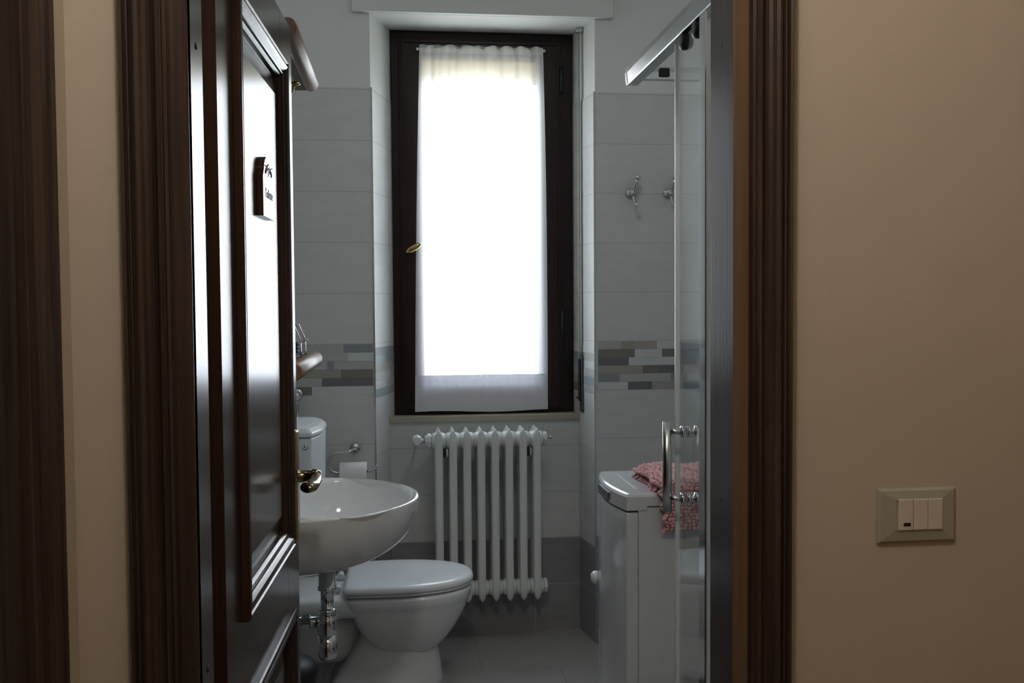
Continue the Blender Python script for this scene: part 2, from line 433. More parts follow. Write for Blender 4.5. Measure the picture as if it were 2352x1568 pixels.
# jamb linings
fr = thing('trim_jamb', 'dark varnished lining of the bathroom doorway', 'door frame', (OX0, HY, 0), kind='structure')
obj('left_jamb', MB().box(OX0-.03, OX0, HY-.017, 1.500, 0, OZ).box(OX0-.03, OX0-.016, 1.500, 1.552, 0, OZ), 'jamb_wood', fr, True, bevel=.001)
obj('right_jamb', MB().box(OX1, OX1+.03, HY-.017, 1.500, 0, OZ).box(OX1+.016, OX1+.03, 1.500, 1.552, 0, OZ), 'jamb_wood', fr, True, bevel=.001)
obj('head_jamb', MB().box(OX0-.03, OX1+.03, HY-.017, 1.552, OZ, OZ+.03), 'jamb_wood', fr, True)
for x, z in ((OX0, 1.78), (OX0, .86)):
    obj('screw_hole', MB().lathe((x-.001, 1.455, z), [(.0055, 0), (.0055, .0022), (.004, .003)], 0, 12), 'black_rubber', fr, True)
for x, z in ((OX1, 1.80), (OX1, 1.09)):
    obj('screw_hole', MB().lathe((x-.0006, 1.452, z), [(.0035, 0), (.0035, .0012)], 0, 12), 'black_rubber', fr, True)
# second door casing on the left hall wall
mb = MB(); A = []; B = []
CP2 = [(0, 0)]+[(u, v) for u, v in CP[1:-1]]+[(.093, 0)]
for u, v in CP2:
    y = 1.300-(.093-u); A.append(mb.bm.verts.new((-.46+v, y, 0))); B.append(mb.bm.verts.new((-.46+v, y, 2.15)))
for i in range(len(CP2)-1): mb._f([A[i], A[i+1], B[i+1], B[i]])
mb.box(-.461, -.452, .35, 1.208, 0, 2.1)
struct('door_2', mb, 'casing_wood', 'dark wooden door casing at the far left edge', 'door')

# ------------------------------------------------------------------ the open door
DO = (-.2799, 1.556, 0); DR = math.radians(87.43)
door = thing('door_1', 'dark panelled wooden door standing open to the left of the doorway', 'door', DO, DR, kind='structure')
W_ = .760
mb = MB()
mb.box(0, .155, 0, .044, .01, 2.05); mb.box(.610, W_, 0, .044, .01, 2.05)
for z0, z1 in ((.01, .20), (.68, .890), (1.912, 2.05)): mb.box(.155, .610, .0002, .0438, z0, z1)
obj('door_frame', mb, 'door_wood', door)
def panel(name, x0, x1, z0, z1):
    mb = MB(); i = .036
    rs = []
    for d, h in ((0, -.012), (.016, -.012), (.055, -.005), (.056, -.0035)):
        rs.append([(x0+i+d, -h, z0+i+d), (x1-i-d, -h, z0+i+d), (x1-i-d, -h, z1-i-d), (x0+i+d, -h, z1-i-d)])
    mb.rings(rs, False, True, False)
    mb.rings([[(x0+i, .032, z0+i), (x1-i, .032, z0+i), (x1-i, .032, z1-i), (x0+i, .032, z1-i)], rs[0]], True, False, False)
    obj(name, mb, 'door_wood', door)
def mould(x0, x1, z0, z1, name):
    prof = [(0, -.001), (0, .008), (.0015, .0115), (.005, .0135), (.009, .0135), (.0115, .0105), (.0128, .0105), (.0145, .0125), (.019, .0130), (.025, .0105), (.030, .006),
            (.0325, .0035), (.0345, .0035), (.036, .0055), (.0385, .0050), (.040, .0015), (.0415, .0015), (.0435, -.0005), (.046, -.004), (.049, -.0118), (.052, -.013)]
    mb = MB(); rs = []
    for d, h in prof: rs.append([(x0+d, -h, z0+d), (x1-d, -h, z0+d), (x1-d, -h, z1-d), (x0+d, -h, z1-d)])
    mb.rings(rs, False, False, False)
    obj(name, mb, 'door_wood', door)
panel('upper_panel', .122, .645, .855, 1.946); mould(.122, .645, .855, 1.946, 'panel_moulding')
panel('lower_panel', .122, .645, .170, .713); mould(.122, .645, .170, .713, 'panel_moulding')
# lock plate and lever
hs = obj('handle_plate', MB().box(.690, .728, -.010, .0005, .858, 1.112), 'brass', door, bevel=.004, seg=3)
mb = MB().lathe((.708, 0, 1.004), [(.0, .002), (.017, .002), (.017, -.006), (.0145, -.008), (.0135, -.040), (.0165, -.042), (.0165, -.052), (.012, -.062), (0, -.064)], 1, 24)
mb.tube([(.712, -.048, 1.006), (.690, -.054, 1.006), (.655, -.056, 1.003), (.620, -.054, 1.001), (.596, -.050, 1.000), (.584, -.046, .999), (.580, -.043, .999)], [.012, .013, .0145, .017, .020, .017, .008], 20, flat=.62)
obj('lever_handle', mb, 'brass_dark', door)
obj('key_hole', MB().lathe((.708, -.0066, .935), [(.0055, 0), (.0055, -.0012)], 1, 14), 'black_rubber', door)
obj('latch_plate', MB().box(W_-.0006, W_+.0015, .012, .032, .91, 1.11), 'brass', door)
for z in (.25, 1.05, 1.85):
    obj('hinge', MB().lathe((-.006, .030, z), [(.006, -.05), (.007, -.048), (.007, .048), (.006, .05)], 2, 12), 'brass_dark', door)

# sign on the door
SG = (DO[0], DO[1], 0)
sx0, sx1, sz0, szs = .335, .453, 1.575, 1.650
M_ = Matrix.Translation(DO) @ Matrix.Rotation(DR, 4, 'Z')
sgl = M_ @ Vector(((sx0+sx1)/2, .0025, sz0))
sign = thing('door_sign', 'small dark wooden sign with an arched top and the word Toilette on the door panel', 'sign', sgl, DR)
w2 = (sx1-sx0)/2
out = [(-w2, 0), (w2, 0), (w2, .078), (w2-.006, .084), (w2-.010, .092)]
out += [(.048*math.cos(a), .090+.030*math.sin(a)) for a in [PI*k/14 for k in range(0, 15)]][0:]
out += [(-w2+.010, .092), (-w2+.006, .084), (-w2, .078)]
obj('sign_board', MB().prism(out, 1, .001, -.0105), 'sign_wood', sign, bevel=.001)
mb = MB()
for cx, cz, r in ((0, .094, .0045), (0, .105, .004), (-.007, .098, .0036), (.007, .098, .0036), (0, .084, .0036), (-.006, .088, .003), (.006, .088, .003)):
    mb.lathe((cx, -.0100, cz), [(r, 0), (r*.7, -.0010)], 1, 10)
for sg in (-1, 1):
    mb.tube([(sg*.012, -.0108, .094), (sg*.020, -.0108, .090), (sg*.027, -.0108, .094), (sg*.032, -.0108, .088), (sg*.030, -.0108, .084)], .0013, 6)
    mb.tube([(sg*.018, -.0108, .091), (sg*.021, -.0108, .099), (sg*.026, -.0138, .101)], .0011, 6)
obj('flower_ornament', mb, 'black_rubber', sign)
cu = bpy.data.curves.new('t', 'FONT'); cu.body = 'Toilette'; cu.size = .026; cu.extrude = .0003; cu.align_x = 'CENTER'; cu.shear = .25
tmp = bpy.data.objects.new('t', cu); col.objects.link(tmp)
dg = bpy.context.evaluated_depsgraph_get(); tm = bpy.data.meshes.new_from_object(tmp.evaluated_get(dg))
bpy.data.objects.remove(tmp)
mb = MB(); mb.bm.from_mesh(tm); bpy.data.meshes.remove(tm)
for f in mb.bm.faces: f.material_index = 0
mb.xf(Matrix.Translation((0, -.0107, .038)) @ Matrix.Rotation(PI/2, 4, 'X'))
obj('lettering', mb, 'shelf_dark_wood', sign)

# ------------------------------------------------------------------ light switch
sw = thing('light_switch', 'grey framed light switch with three pale rockers on the beige wall', 'light switch', (.803, HY, 1.02))
X0, X1, Z0, Z1 = .739, .870, 1.022, 1.108
mb = MB()
rs = []
for d, h in ((0, 0), (.001, .004), (.004, .0062), (.022, .0088), (.0225, .0075)): 
    rs.append([(X0+d*1.3, HY-h, Z0+d), (X1-d*1.3, HY-h, Z0+d), (X1-d*1.3, HY-h, Z1-d*.8), (X0+d*1.3, HY-h, Z1-d*.8)])
mb.rings(rs, False, True, False)
obj('cover_frame', mb, 'switch_grey', sw, True)
rxs = (X0+.0325, X0+.0325+.0245, X0+.0325+.049, X0+.0325+.0735)
for i in range(3):
    mb = MB()
    mb.box(rxs[i]+.0004, rxs[i+1]-.0004, HY-.0105, HY-.003, Z0+.021, Z1-.016)
    r = obj('rocker', mb, 'switch_white', sw, True, bevel=.0012)
obj('indicator', MB().box(rxs[0]+.008, rxs[0]+.0195, HY-.0110, HY-.009, Z0+.028, Z0+.033), 'black_rubber', sw, True)

# ------------------------------------------------------------------ window
win = thing('window_1', 'narrow dark brown wooden window in the niche', 'window', (.36, YW, .934), kind='structure')
FX0, FX1, FZ0, FZ1 = XL1, XR1, .934, 2.556
def frame_ring(mb, x0, x1, z0, z1, w, y0, y1, wb=None):
    wb = wb or w
    mb.box(x0, x0+w, y0, y1, z0, z1); mb.box(x1-w, x1, y0, y1, z0, z1)
    mb.box(x0+w, x1-w, y0+.0005, y1, z0, z0+wb); mb.box(x0+w, x1-w, y0+.0005, y1, z1-w, z1)
mb = MB(); frame_ring(mb, FX0, FX1, FZ0, FZ1, .052, 4.098, 4.16, .03)
obj('outer_frame', mb, 'window_wood', win, True, bevel=.002)
mb = MB(); sx0_, sx1_, sz0_, sz1_ = FX0+.034, FX1-.050, FZ0+.018, FZ1-.035
mb.box(sx0_, sx0_+.096, 4.080, 4.135, sz0_, sz1_); mb.box(sx1_-.106, sx1_, 4.080, 4.135, sz0_, sz1_)
mb.box(sx0_+.096, sx1_-.106, 4.0805, 4.135, sz0_, sz0_+.112); mb.box(sx0_+.096, sx1_-.106, 4.0805, 4.135, sz1_-.078, sz1_)
sash = obj('sash', mb, 'window_wood', win, True, bevel=.003, seg=3)
mb = MB(); frame_ring(mb, FX0+.044, FX1-.060, FZ0+.028, FZ1-.045, .010, 4.073, 4.082)
obj('sash_beading', mb, 'window_wood', win, True, bevel=.002)
GX0, GX1, GZ0, GZ1 = FX0+.034+.096, FX1-.050-.106, FZ0+.018+.112, FZ1-.035-.078
obj('pane', MB().box(GX0-.005, GX1+.005, 4.108, 4.112, GZ0-.005, GZ1+.005), 'pane_glass', win, True)
for z in (2.36, 1.32):
    obj('hinge', MB().lathe((FX1-.052, 4.074, z), [(.005, -.055), (.0075, -.052), (.0075, .052), (.005, .055)], 2, 12), 'hinge_metal', win, True)
mb = MB().lathe((.052, 4.074, 1.635), [(.014, .006), (.014, 0), (.010, -.003), (.007, -.006), (.007, -.04), (0, -.041)], 1, 16)
s0 = mb.nv(); mb.ball((0, 0, 0), .038, 1, .30, .36, 20)
mb.xf(Matrix.Translation((.062, 4.026, 1.640)) @ Matrix.Rotation(-math.radians(31), 4, 'Y'), s0)
obj('window_handle', mb, 'brass', win, True)
# roller shutter, mostly raised
mb = MB()
for i in range(7): mb.box(FX0+.015, FX1-.015, 4.150, 4.157, 2.350+i*.034, 2.350+i*.034+.0335)
tag(obj('roller_shutter', mb, 'shutter_plastic'), 'cream roller shutter just lowered behind the top of the window', 'shutter')

# curtain -------------------------------------------------------------------
def cx0(z): f = (2.487-z)/1.54; return .095-.034*f + .012*math.sin(f*PI)*-.3
def cx1(z): f = (2.487-z)/1.54; return .616+.012*f + .006*math.sin(f*PI)
def cloth(z0, z1, nz, nx=90):
    mb = MB(); rows = []
    for j in range(nz+1):
        z = z0+(z1-z0)*j/nz; g = max(0, min(1, (z-.95)/1.5)); r = []
        for i in range(nx+1):
            u = i/nx; x = cx0(z)+(cx1(z)-cx0(z))*u
            amp = .0015+.0055*g**1.5
            y = 4.056+amp*(math.sin(u*43+1.3*math.sin(u*9))+.5*math.sin(u*97+2))*.8 + .003*math.sin(z*5+u*6)*(1-g)
            dz = 0
            if z > 2.47: dz = .003*math.sin(u*55)*((z-2.47)/.017)
            if z < .96: dz = .004*math.sin(u*7.0+.5)
            r.append((x, y, z+dz))
        rows.append(r)
    mb.rings(rows, False, False, True, closed=False); return mb
ct = thing('curtain', 'sheer white curtain with a lace border hanging over the window', 'curtain', (.36, 4.056, .949))
obj('sheer_panel', cloth(1.105, 2.455, 60), 'curtain_sheer', ct, True)
obj('rod_pocket', cloth(2.455, 2.487, 4), 'curtain_header', ct, True)
obj('lace_border', cloth(1.052, 1.105, 5), 'curtain_lace', ct, True)
obj('bottom_hem', cloth(.949, 1.052, 8), 'curtain_hem', ct, True)
mb = MB().tube([(.088, 4.066, 2.472), (.622, 4.066, 2.476)], .0035, 10); mb.ball((.087, 4.066, 2.472), .006); mb.ball((.623, 4.066, 2.476), .006)
for x in (.092, .619): mb.tube([(x, 4.066, 2.474), (x, 4.0795, 2.474)], .0025, 8)
tag(obj('curtain_rod', mb, 'plastic_white'), 'thin white rod threaded through the top of the curtain', 'curtain rod')

# shutter strap on the right reveal ------------------------------------------
st = thing('shutter_strap', 'dark shutter pull strap with its winder on the right side of the niche', 'shutter strap', (.775, 3.985, .936))
xs = revR(3.99)
obj('strap', MB().box(xs-.0105, xs-.009, 3.982, 3.998, 1.10, 2.545), 'strap_cloth', st, True)
mb = MB().box(xs-.018, xs+.004, 3.976, 4.006, 2.535, 2.562); mb.tube([(xs-.016, 3.978, 2.542), (xs-.016, 4.004, 2.542)], .006, 10)
obj('strap_guide', mb, 'metal_satin', st, True)
obj('winder_plate', MB().box(revR(4.0)-.006, revR(4.0)+.010, 3.972, 4.020, .945, 1.185), 'winder_grey', st, True, bevel=.002)
obj('winder_cover', MB().box(revR(4.0)-.016, revR(4.0)-.004, 3.980, 4.004, .99, 1.17), 'black_rubber', st, True, bevel=.005, seg=3)
obj('winder_clip', MB().tube([(revR(4.0)-.012, 3.99, 1.002), (revR(4.0)-.026, 3.995, 1.008)], .004, 8), 'black_rubber', st, True)

# ------------------------------------------------------------------ radiator
rad = thing('radiator', 'white cast radiator with eight columns under the window', 'radiator', (.355, 3.93, .178))
PX, XA, RYF = .0576, .1538, 3.925
def sect(i):
    x = XA+i*PX; mb = MB()
    for k, y in enumerate((RYF-.028, RYF+.022, RYF+.068)):
        w, d = .0165, .0135
        def ring(z, a, b): return [(x+a*math.cos(t)*(1 if abs(math.cos(t)) > .01 else 1), y+b*math.sin(t), z) for t in [2*PI*q/16 for q in range(16)]]
        def sq(z, a, b):
            r = []
            for q in range(16):
                t = 2*PI*(q+.5)/16; c, s = math.cos(t), math.sin(t)
                r.append((x+a*math.copysign(abs(c)**.6, c), y+b*math.copysign(abs(s)**.6, s), z))
            return r
        mb.rings([sq(.178, .003, .006), sq(.192, .013, .012), sq(.215, w, d+.002), sq(.26, w, d), sq(.80, w, d), sq(.85, w+.001, d+.002), sq(.872, .014, .013), sq(.884, .006, .010), sq(.8925, .002, .006)])
    for z in (.228, .845):
        mb.prism([(RYF-.030, z-.030), (RYF+.07, z-.030), (RYF+.078, z), (RYF+.07, z+.030), (RYF-.030, z+.030), (RYF-.036, z)], 0, x-.011, x+.011)
        mb.lathe((x, RYF+.0, z), [(.026, -.0289), (.032, -.024), (.034, -.012), (.034, .012), (.032, .024), (.026, .0289)], 0, 24)
    return mb
for i in range(8): obj('radiator_column', sect(i), 'radiator_paint', rad, True, bevel=0)
mb = MB()
mb.lathe((XA-.029, RYF, .845), [(.024, 0), (.031, -.004), (.031, -.016), (.024, -.018), (.022, -.026), (.012, -.028)], 0, 8, False)
obj('end_plug', mb, 'radiator_paint', rad, True)
mb = MB(); mb.lathe((XA+7*PX+.029, RYF, .845), [(.024, 0), (.031, .004), (.028, .014), (.015, .020), (.010, .022)], 0, 8, False)
obj('end_plug', mb, 'radiator_paint', rad, True)
mb = MB(); mb.lathe((XA+7*PX+.029, RYF, .228), [(.026, 0), (.031, .002), (.031, .012), (.024, .016)], 0, 8, False)
obj('end_plug', mb, 'radiator_paint', rad, True)
mb = MB().lathe((XA+7*PX+.050, RYF, .848), [(.005, 0), (.005, .010), (.007, .011), (.007, .016)], 0, 10)
obj('bleed_valve', mb, 'metal_satin', rad, True)
mb = MB().tube([(XA-.055, RYF, .845), (XA-.075, RYF, .845)], .008, 12); mb.tube([(.068, 3.93, .849), (.068, 4.03, .849)], .008, 12)
obj('valve_pipe', mb, 'chrome', rad, True)
mb = MB(); mb.lathe((.066, 3.905, .852), [(.010, .040), (.019, .030), (.021, .020), (.021, -.012), (.017, -.020), (.009, -.022)], 1, 8, False)
mb.ball((.0825, 3.925, .846), .012)
obj('thermostat_knob', mb, 'plastic_white', rad, True)
for gx in (.5, 6.5):
    x = XA+gx*PX
    mb = MB().box(x-.009, x-.002, RYF-.018, YN-.0, .775, .812); obj('wall_bracket', mb, 'black_rubber', rad, True)
    mb = MB().tube([(x+.004, RYF-.020, .812), (x+.006, RYF-.024, .795), (x+.004, RYF-.022, .780)], .0035, 8); obj('bracket_hook', mb, 'radiator_paint', rad, True)

# ------------------------------------------------------------------ outlines
def dshape(xb, xt, yc, hw, z, n=40, p=2.2, flat=.5):
    """closed outline, straight back at xb, rounded nose at xt"""
    xm = xb+(xt-xb)*flat; pts = []
    for i in range(n+1):
        a = -PI/2+PI*i/n; c, s = math.cos(a), math.sin(a)
        pts.append((xm+(xt-xm)*abs(c)**(2/p), yc+hw*math.copysign(abs(s)**(2/p), s), z))
    r = min(.03, hw*.35)
    for k in range(5):
        a = PI/2+PI/2*k/4; pts.append((xb+r+r*math.cos(a), yc+hw*.97-r+r*math.sin(a), z))
    for k in range(5):
        a = PI+PI/2*k/4; pts.append((xb+r+r*math.cos(a), yc-hw*.97+r+r*math.sin(a), z))
    return pts

# toilet ----------------------------------------------------------------------
TY = 3.462
to = thing('toilet', 'white ceramic toilet with its lid closed beside the radiator', 'toilet', (-.02, TY, 0))
mb = MB()
mb.rings([dshape(-.285, .148, TY, .125, 0), dshape(-.27, .143, TY, .118, .05), dshape(-.225, .134, TY, .106, .12), dshape(-.185, .126, TY, .10, .17), dshape(-.150, .115, TY, .10, .23), dshape(-.13, .10, TY, .10, .31)])
mb.rings([dshape(.0, .075, TY, .04, .158), dshape(-.05, .112, TY, .082, .165), dshape(-.085, .140, TY, .110, .185), dshape(-.115, .168, TY, .133, .215), dshape(-.145, .196, TY, .153, .255), dshape(-.165, .220, TY, .167, .295), dshape(-.178, .236, TY, .176, .335),
          dshape(-.19, .243, TY, .180, .352), dshape(-.19, .246, TY, .183, .356), dshape(-.20, .250, TY, .186, .375), dshape(-.20, .250, TY, .186, .390), dshape(-.19, .243, TY, .179, .397)])
mb.rings([dshape(-.44, -.02, TY, .165, .322, flat=.8), dshape(-.45, .0, TY, .172, .330, flat=.8), dshape(-.45, .0, TY, .175, .388, flat=.8), dshape(-.44, -.01, TY, .168, .396, flat=.8)])
mb.rings([dshape(-.46, -.16, TY, .075, .12), dshape(-.46, -.15, TY, .08, .2), dshape(-.46, -.14, TY, .08, .33)])
obj('bowl', mb, 'ceramic', to, True, sub=1)
mb = MB()
def lidr(z, k, dx=0): return dshape(-.203+k, .256-k, TY, .190-k, z, p=2.25, flat=.35)
mb.rings([lidr(.399, .010), lidr(.401, .004), lidr(.405, .002), lidr(.409, .004)])
obj('seat', mb, 'seat_plastic', to, True)
mb = MB()
mb.rings([lidr(.410, .006), lidr(.411, .001), lidr(.414, -.001), lidr(.422, .0), lidr(.430, .004), lidr(.435, .014), lidr(.437, .03), lidr(.438, .08)])
obj('lid', mb, 'seat_plastic', to, True)
for y in (TY-.08, TY+.08): obj('lid_hinge', MB().lathe((-.225, y, .410), [(.010, -.02), (.012, -.018), (.012, .018), (.010, .02)], 1, 14), 'plastic_white', to, True)

# cistern ---------------------------------------------------------------------
ci = thing('cistern', 'white toilet cistern on the left wall above the toilet', 'cistern', (-.4, 3.46, .72))
pl = [(WL, 3.275), (-.310, 3.275), (-.300, 3.28), (-.276, 3.37), (-.272, 3.40), (-.272, 3.54), (-.276, 3.57), (-.310, 3.65), (WL, 3.65)]
def sc2(pl, k): return [(x if x <= WL+.001 else x+k, 3.46+(y-3.46)*(1+k*5)) for x, y in pl]
mb = MB(); mb.rings([[(x, y, .70) for x, y in sc2(pl, -.02)], [(x, y, .72) for x, y in sc2(pl, -.005)], [(x, y, .955) for x, y in pl]], sm=False)
obj('tank', mb, 'plastic_white', ci, True, bevel=.006, seg=3)
mb = MB(); mb.rings([[(x, y, .958) for x, y in sc2(pl, .003)], [(x, y, .972) for x, y in sc2(pl, .003)], [(x, y, .986) for x, y in sc2(pl, -.012)], [(x, y, .990) for x, y in sc2(pl, -.04)]], sm=False)
obj('tank_lid', mb, 'plastic_white', ci, True, bevel=.004, seg=3)
obj('side_cap', MB().lathe((-.322, 3.276, .925), [(.010, .002), (.010, -.002), (.006, -.005), (0, -.0055)], 1, 14), 'chrome', ci, True)
mb = MB().tube([(-.40, 3.46, .72), (-.41, 3.46, .60), (-.41, 3.46, .40), (-.41, 3.46, .36)], .022, 14)
obj('flush_pipe', mb, 'plastic_white', ci, True)
# water pipe above the cistern
mb = MB().tube([(-.402, 3.80, .90), (-.402, 3.80, 1.045), (-.402, 3.80, 1.05)], .008, 10); mb.lathe((-.402, 3.80, 1.045), [(.013, -.015), (.015, -.01), (.015, .012), (.010, .018)], 2, 10)
mb.tube([(-.402, 3.80, 1.055), (-.402, 3.835, 1.055)], .008, 8); mb.lathe((-.402, 3.838, 1.055), [(.022, 0), (.020, -.006), (.010, -.009)], 1, 18)
mb.tube([(-.402, 3.80, .90), (-.41, 3.78, .86), (-.44, 3.70, .80)], .006, 8)
tag(obj('water_pipe', mb, 'chrome'), 'chrome water pipe with stop valve on the wall behind the cistern', 'pipe')

# paper holder ----------------------------------------------------------------
ph = thing('paper_holder', 'chrome curved toilet paper holder on the wall left of the niche', 'toilet paper holder', (-.185, YM, .83))
mb = MB().lathe((-.180, YM-.001, .838), [(.019, 0), (.021, -.003), (.019, -.010), (.010, -.014), (.006, -.018)], 1, 20); obj('rosette', mb, 'chrome', ph, True)
pts = [(-.180, YM-.015, .838), (-.182, YM-.035, .836), (-.205, YM-.045, .828), (-.235, YM-.048, .825)]
for k in range(9):
    a = PI/2+PI*k/8; pts.append((-.250+.034*math.cos(a), YM-.05, .786+.039*math.sin(a)))
pts += [(-.225, YM-.05, .745), (-.150, YM-.05, .745), (-.118, YM-.052, .752), (-.100, YM-.054, .764), (-.096, YM-.054, .768)]
mb = MB().tube(pts, .0052, 10); mb.ball((-.096, YM-.054, .769), .006); obj('arm', mb, 'chrome', ph, True)
rl = thing('toilet_roll', 'white toilet paper roll on the chrome holder', 'toilet roll', (-.185, YM-.055, .745))
mb = MB().lathe((-.186, YM-.062, .738), [(.020, -.052), (.050, -.052), (.051, -.050), (.051, .050), (.050, .052), (.020, .052)], 0, 40, cap=False); obj('paper', mb, 'paper', rl, True)
mb = MB().lathe((-.186, YM-.062, .738), [(.020, -.052), (.020, .052)], 0, 24, cap=False); obj('cardboard_core', mb, 'shelf_wood', rl, True)

# robe hooks ------------------------------------------------------------------
def hook(x, z, label):
    h = thing('robe_hook', label, 'hook', (x, YM, z), group='chrome hooks on the right wall')
    mb = MB().lathe((0, 0, 0), [(.018, -.001), (.021, -.003), (.020, -.009), (.012, -.012), (.008, -.02)], 1, 20)
    mb.ball((.006, -.024, -.002), .012); obj('rosette', mb, 'chrome', h)
    mb = MB().tube([(.006, -.022, -.006), (.010, -.034, .015), (.014, -.042, .036), (.018, -.048, .052)], [.010, .0085, .0075, .0075], 12); mb.ball((.018, -.049, .056), .0125)
    obj('upper_arm', mb, 'chrome', h)
    mb = MB().tube([(.006, -.024, -.01), (.006, -.032, -.030), (.008, -.042, -.048), (.012, -.052, -.056)], [.008, .005, .0045, .0045], 10); mb.ball((.013, -.053, -.055), .009)
    obj('lower_arm', mb, 'chrome', h)
    return h
hook(.9405, 1.852, 'left chrome double hook on the pale tiles right of the window')
hook(1.0971, 1.852, 'right chrome double hook partly behind the shower glass')

# ------------------------------------------------------------------ washbasin
BY = 2.785
wb = thing('washbasin', 'white oval ceramic washbasin on the left wall in front of the toilet', 'washbasin', (-.3, BY, .65))
A_, B_, X_ = .351, .318, -.300
N = 72; ic = (-.19, BY)
def outer(s, z):
    r = []
    for i in range(N):
        th = 2*PI*i/N; dx, dy = math.cos(th), math.sin(th); lo, hi = 0, 1.2
        for _ in range(30):
            m = (lo+hi)/2; x = ic[0]+dx*m; y = ic[1]+dy*m
            ax = (x-X_)/(A_*s); ay = (y-BY)/(B_*s)
            ok = (x > WL+.001) and ((ax*ax+ay*ay < 1) if x > X_ else abs(ay) < 1)
            lo, hi = (m, hi) if ok else (lo, m)
        r.append((ic[0]+dx*lo, ic[1]+dy*lo, z))
    return r
def inner(ax, ay, z, cx=-.165): return [(cx+ax*math.cos(2*PI*i/N), BY+ay*math.sin(2*PI*i/N), z) for i in range(N)]
R = []
H = .197; p = 2.35
for k in range(13, -1, -1):
    h = H*(k/13.0)**.8; s = max(.0, 1-(h/H)**p)**(1/p)
    if k == 13: s = .30
    z = .846-h
    # keep the inner centre inside
    if s*A_+X_ < ic[0]+.01: s = (ic[0]+.012-X_)/A_
    R.append(outer(s, z))
R.append(outer(1.0, .849)); R.append(outer(.995, .852)); R.append(outer(.975, .853))
R += [inner(.192, .292, .851), inner(.186, .285, .846), inner(.180, .276, .83), inner(.165, .252, .78), inner(.14, .21, .735), inner(.09, .13, .708), inner(.035, .04, .70)]
mb = MB(); mb.rings(R); obj('basin', mb, 'ceramic', wb, True, sub=1)
mb = MB().lathe((-.165, BY, .701), [(.030, 0), (.031, .003), (.020, .004), (.006, .002)], 2, 20); obj('drain_ring', mb, 'chrome', wb, True)
mb = MB().lathe((-.34, BY, .80), [(.011, 0), (.011, .003)], 0, 14); obj('overflow_ring', mb, 'chrome', wb, True)
fa = thing('faucet', 'chrome mixer tap at the back of the washbasin', 'faucet', (-.43, BY, .853))
mb = MB().lathe((-.425, BY, .853), [(.026, 0), (.027, .004), (.023, .010), (.021, .07), (.023, .08), (.018, .095)], 2, 24); mb.tube([(-.42, BY, .90), (-.37, BY, .93), (-.31, BY, .925), (-.295, BY, .905)], [.015, .013, .011, .011], 14)
obj('tap_body', mb, 'chrome', fa, True)
obj('tap_lever', MB().tube([(-.425, BY, .948), (-.40, BY, .965), (-.34, BY, .985)], [.012, .008, .006], 12), 'chrome', fa, True)
# bottle trap
bt = thing('bottle_trap', 'chrome bottle trap under the washbasin', 'drain trap', (-.216, 2.76, .39))
TX, TYY = -.215, 2.76
mb = MB().lathe((TX, TYY, 0), [(.010, .670), (.024, .668), (.024, .600), (.0265, .598), (.0265, .590), (.0185, .588), (.0185, .532), (.022, .531)], 2, 28); obj('tail_pipe', mb, 'chrome', bt, True)
mb = MB().lathe((TX, TYY, 0), [(.018, .535), (.0245, .533), (.0245, .524), (.021, .520), (.029, .512), (.0305, .495), (.029, .468), (.0275, .464), (.0275, .462)], 2, 32); obj('trap_body', mb, 'chrome', bt, True)
mb = MB().lathe((TX, TYY, 0), [(.0275, .462), (.0275, .400), (.024, .392), (.014, .389)], 2, 32); obj('trap_cup', mb, 'chrome', bt, True)
mb = MB().tube([(TX-.02, TYY, .497), (WL+.012, TYY, .497)], .0155, 18); mb.lathe((TX-.06, TYY, .497), [(.020, -.012), (.023, -.010), (.023, .010), (.018, .014)], 0, 8, False)
obj('outlet_pipe', mb, 'chrome', bt, True)
mb = MB().lathe((WL+.001, TYY, .497), [(.034, 0), (.033, .004), (.018, .010)], 0, 24); obj('wall_rosette', mb, 'chrome', bt, True)
# angle valves and hoses
for yy, lab in ((2.66, 'front'), (2.90, 'rear')):
    av = thing('angle_valve', lab+' brass and chrome stop valve under the washbasin', 'valve', (-.48, yy, .56), group='stop valves under the basin')
    mb = MB().lathe((WL+.001, yy, .565), [(.026, 0), (.025, .004), (.012, .008), (.010, .05), (.013, .052), (.013, .07), (.008, .075)], 0, 18); obj('valve_body', mb, 'chrome', av, True)
    mb = MB().lathe((WL+.072, yy, .565), [(.010, 0), (.018, .003), (.018, .018), (.012, .022)], 0, 8, False); obj('valve_knob', mb, 'brass', av, True)
    mb = MB().tube([(WL+.055, yy, .57), (WL+.055, yy, .62), (-.43, yy+(BY-yy)*.4, .68), (-.425, BY+(yy-BY)*.1, .76)], .006, 10); obj('hose', mb, 'chrome', av, True)
# black bin
bn = thing('waste_bin', 'black round waste bin under the washbasin', 'bin', (-.37, 3.02, 0))
mb = MB(); mb.lathe((-.37, 3.02, 0), [(.085, 0), (.09, .01), (.10, .24), (.102, .25)], 2, 32); obj('bin_body', mb, 'black_rubber', bn, True)
mb = MB(); mb.lathe((-.37, 3.02, 0), [(.103, .250), (.105, .258), (.09, .285), (.05, .300), (0.001, .304)], 2, 32); obj('bin_lid', mb, 'black_rubber', bn, True)

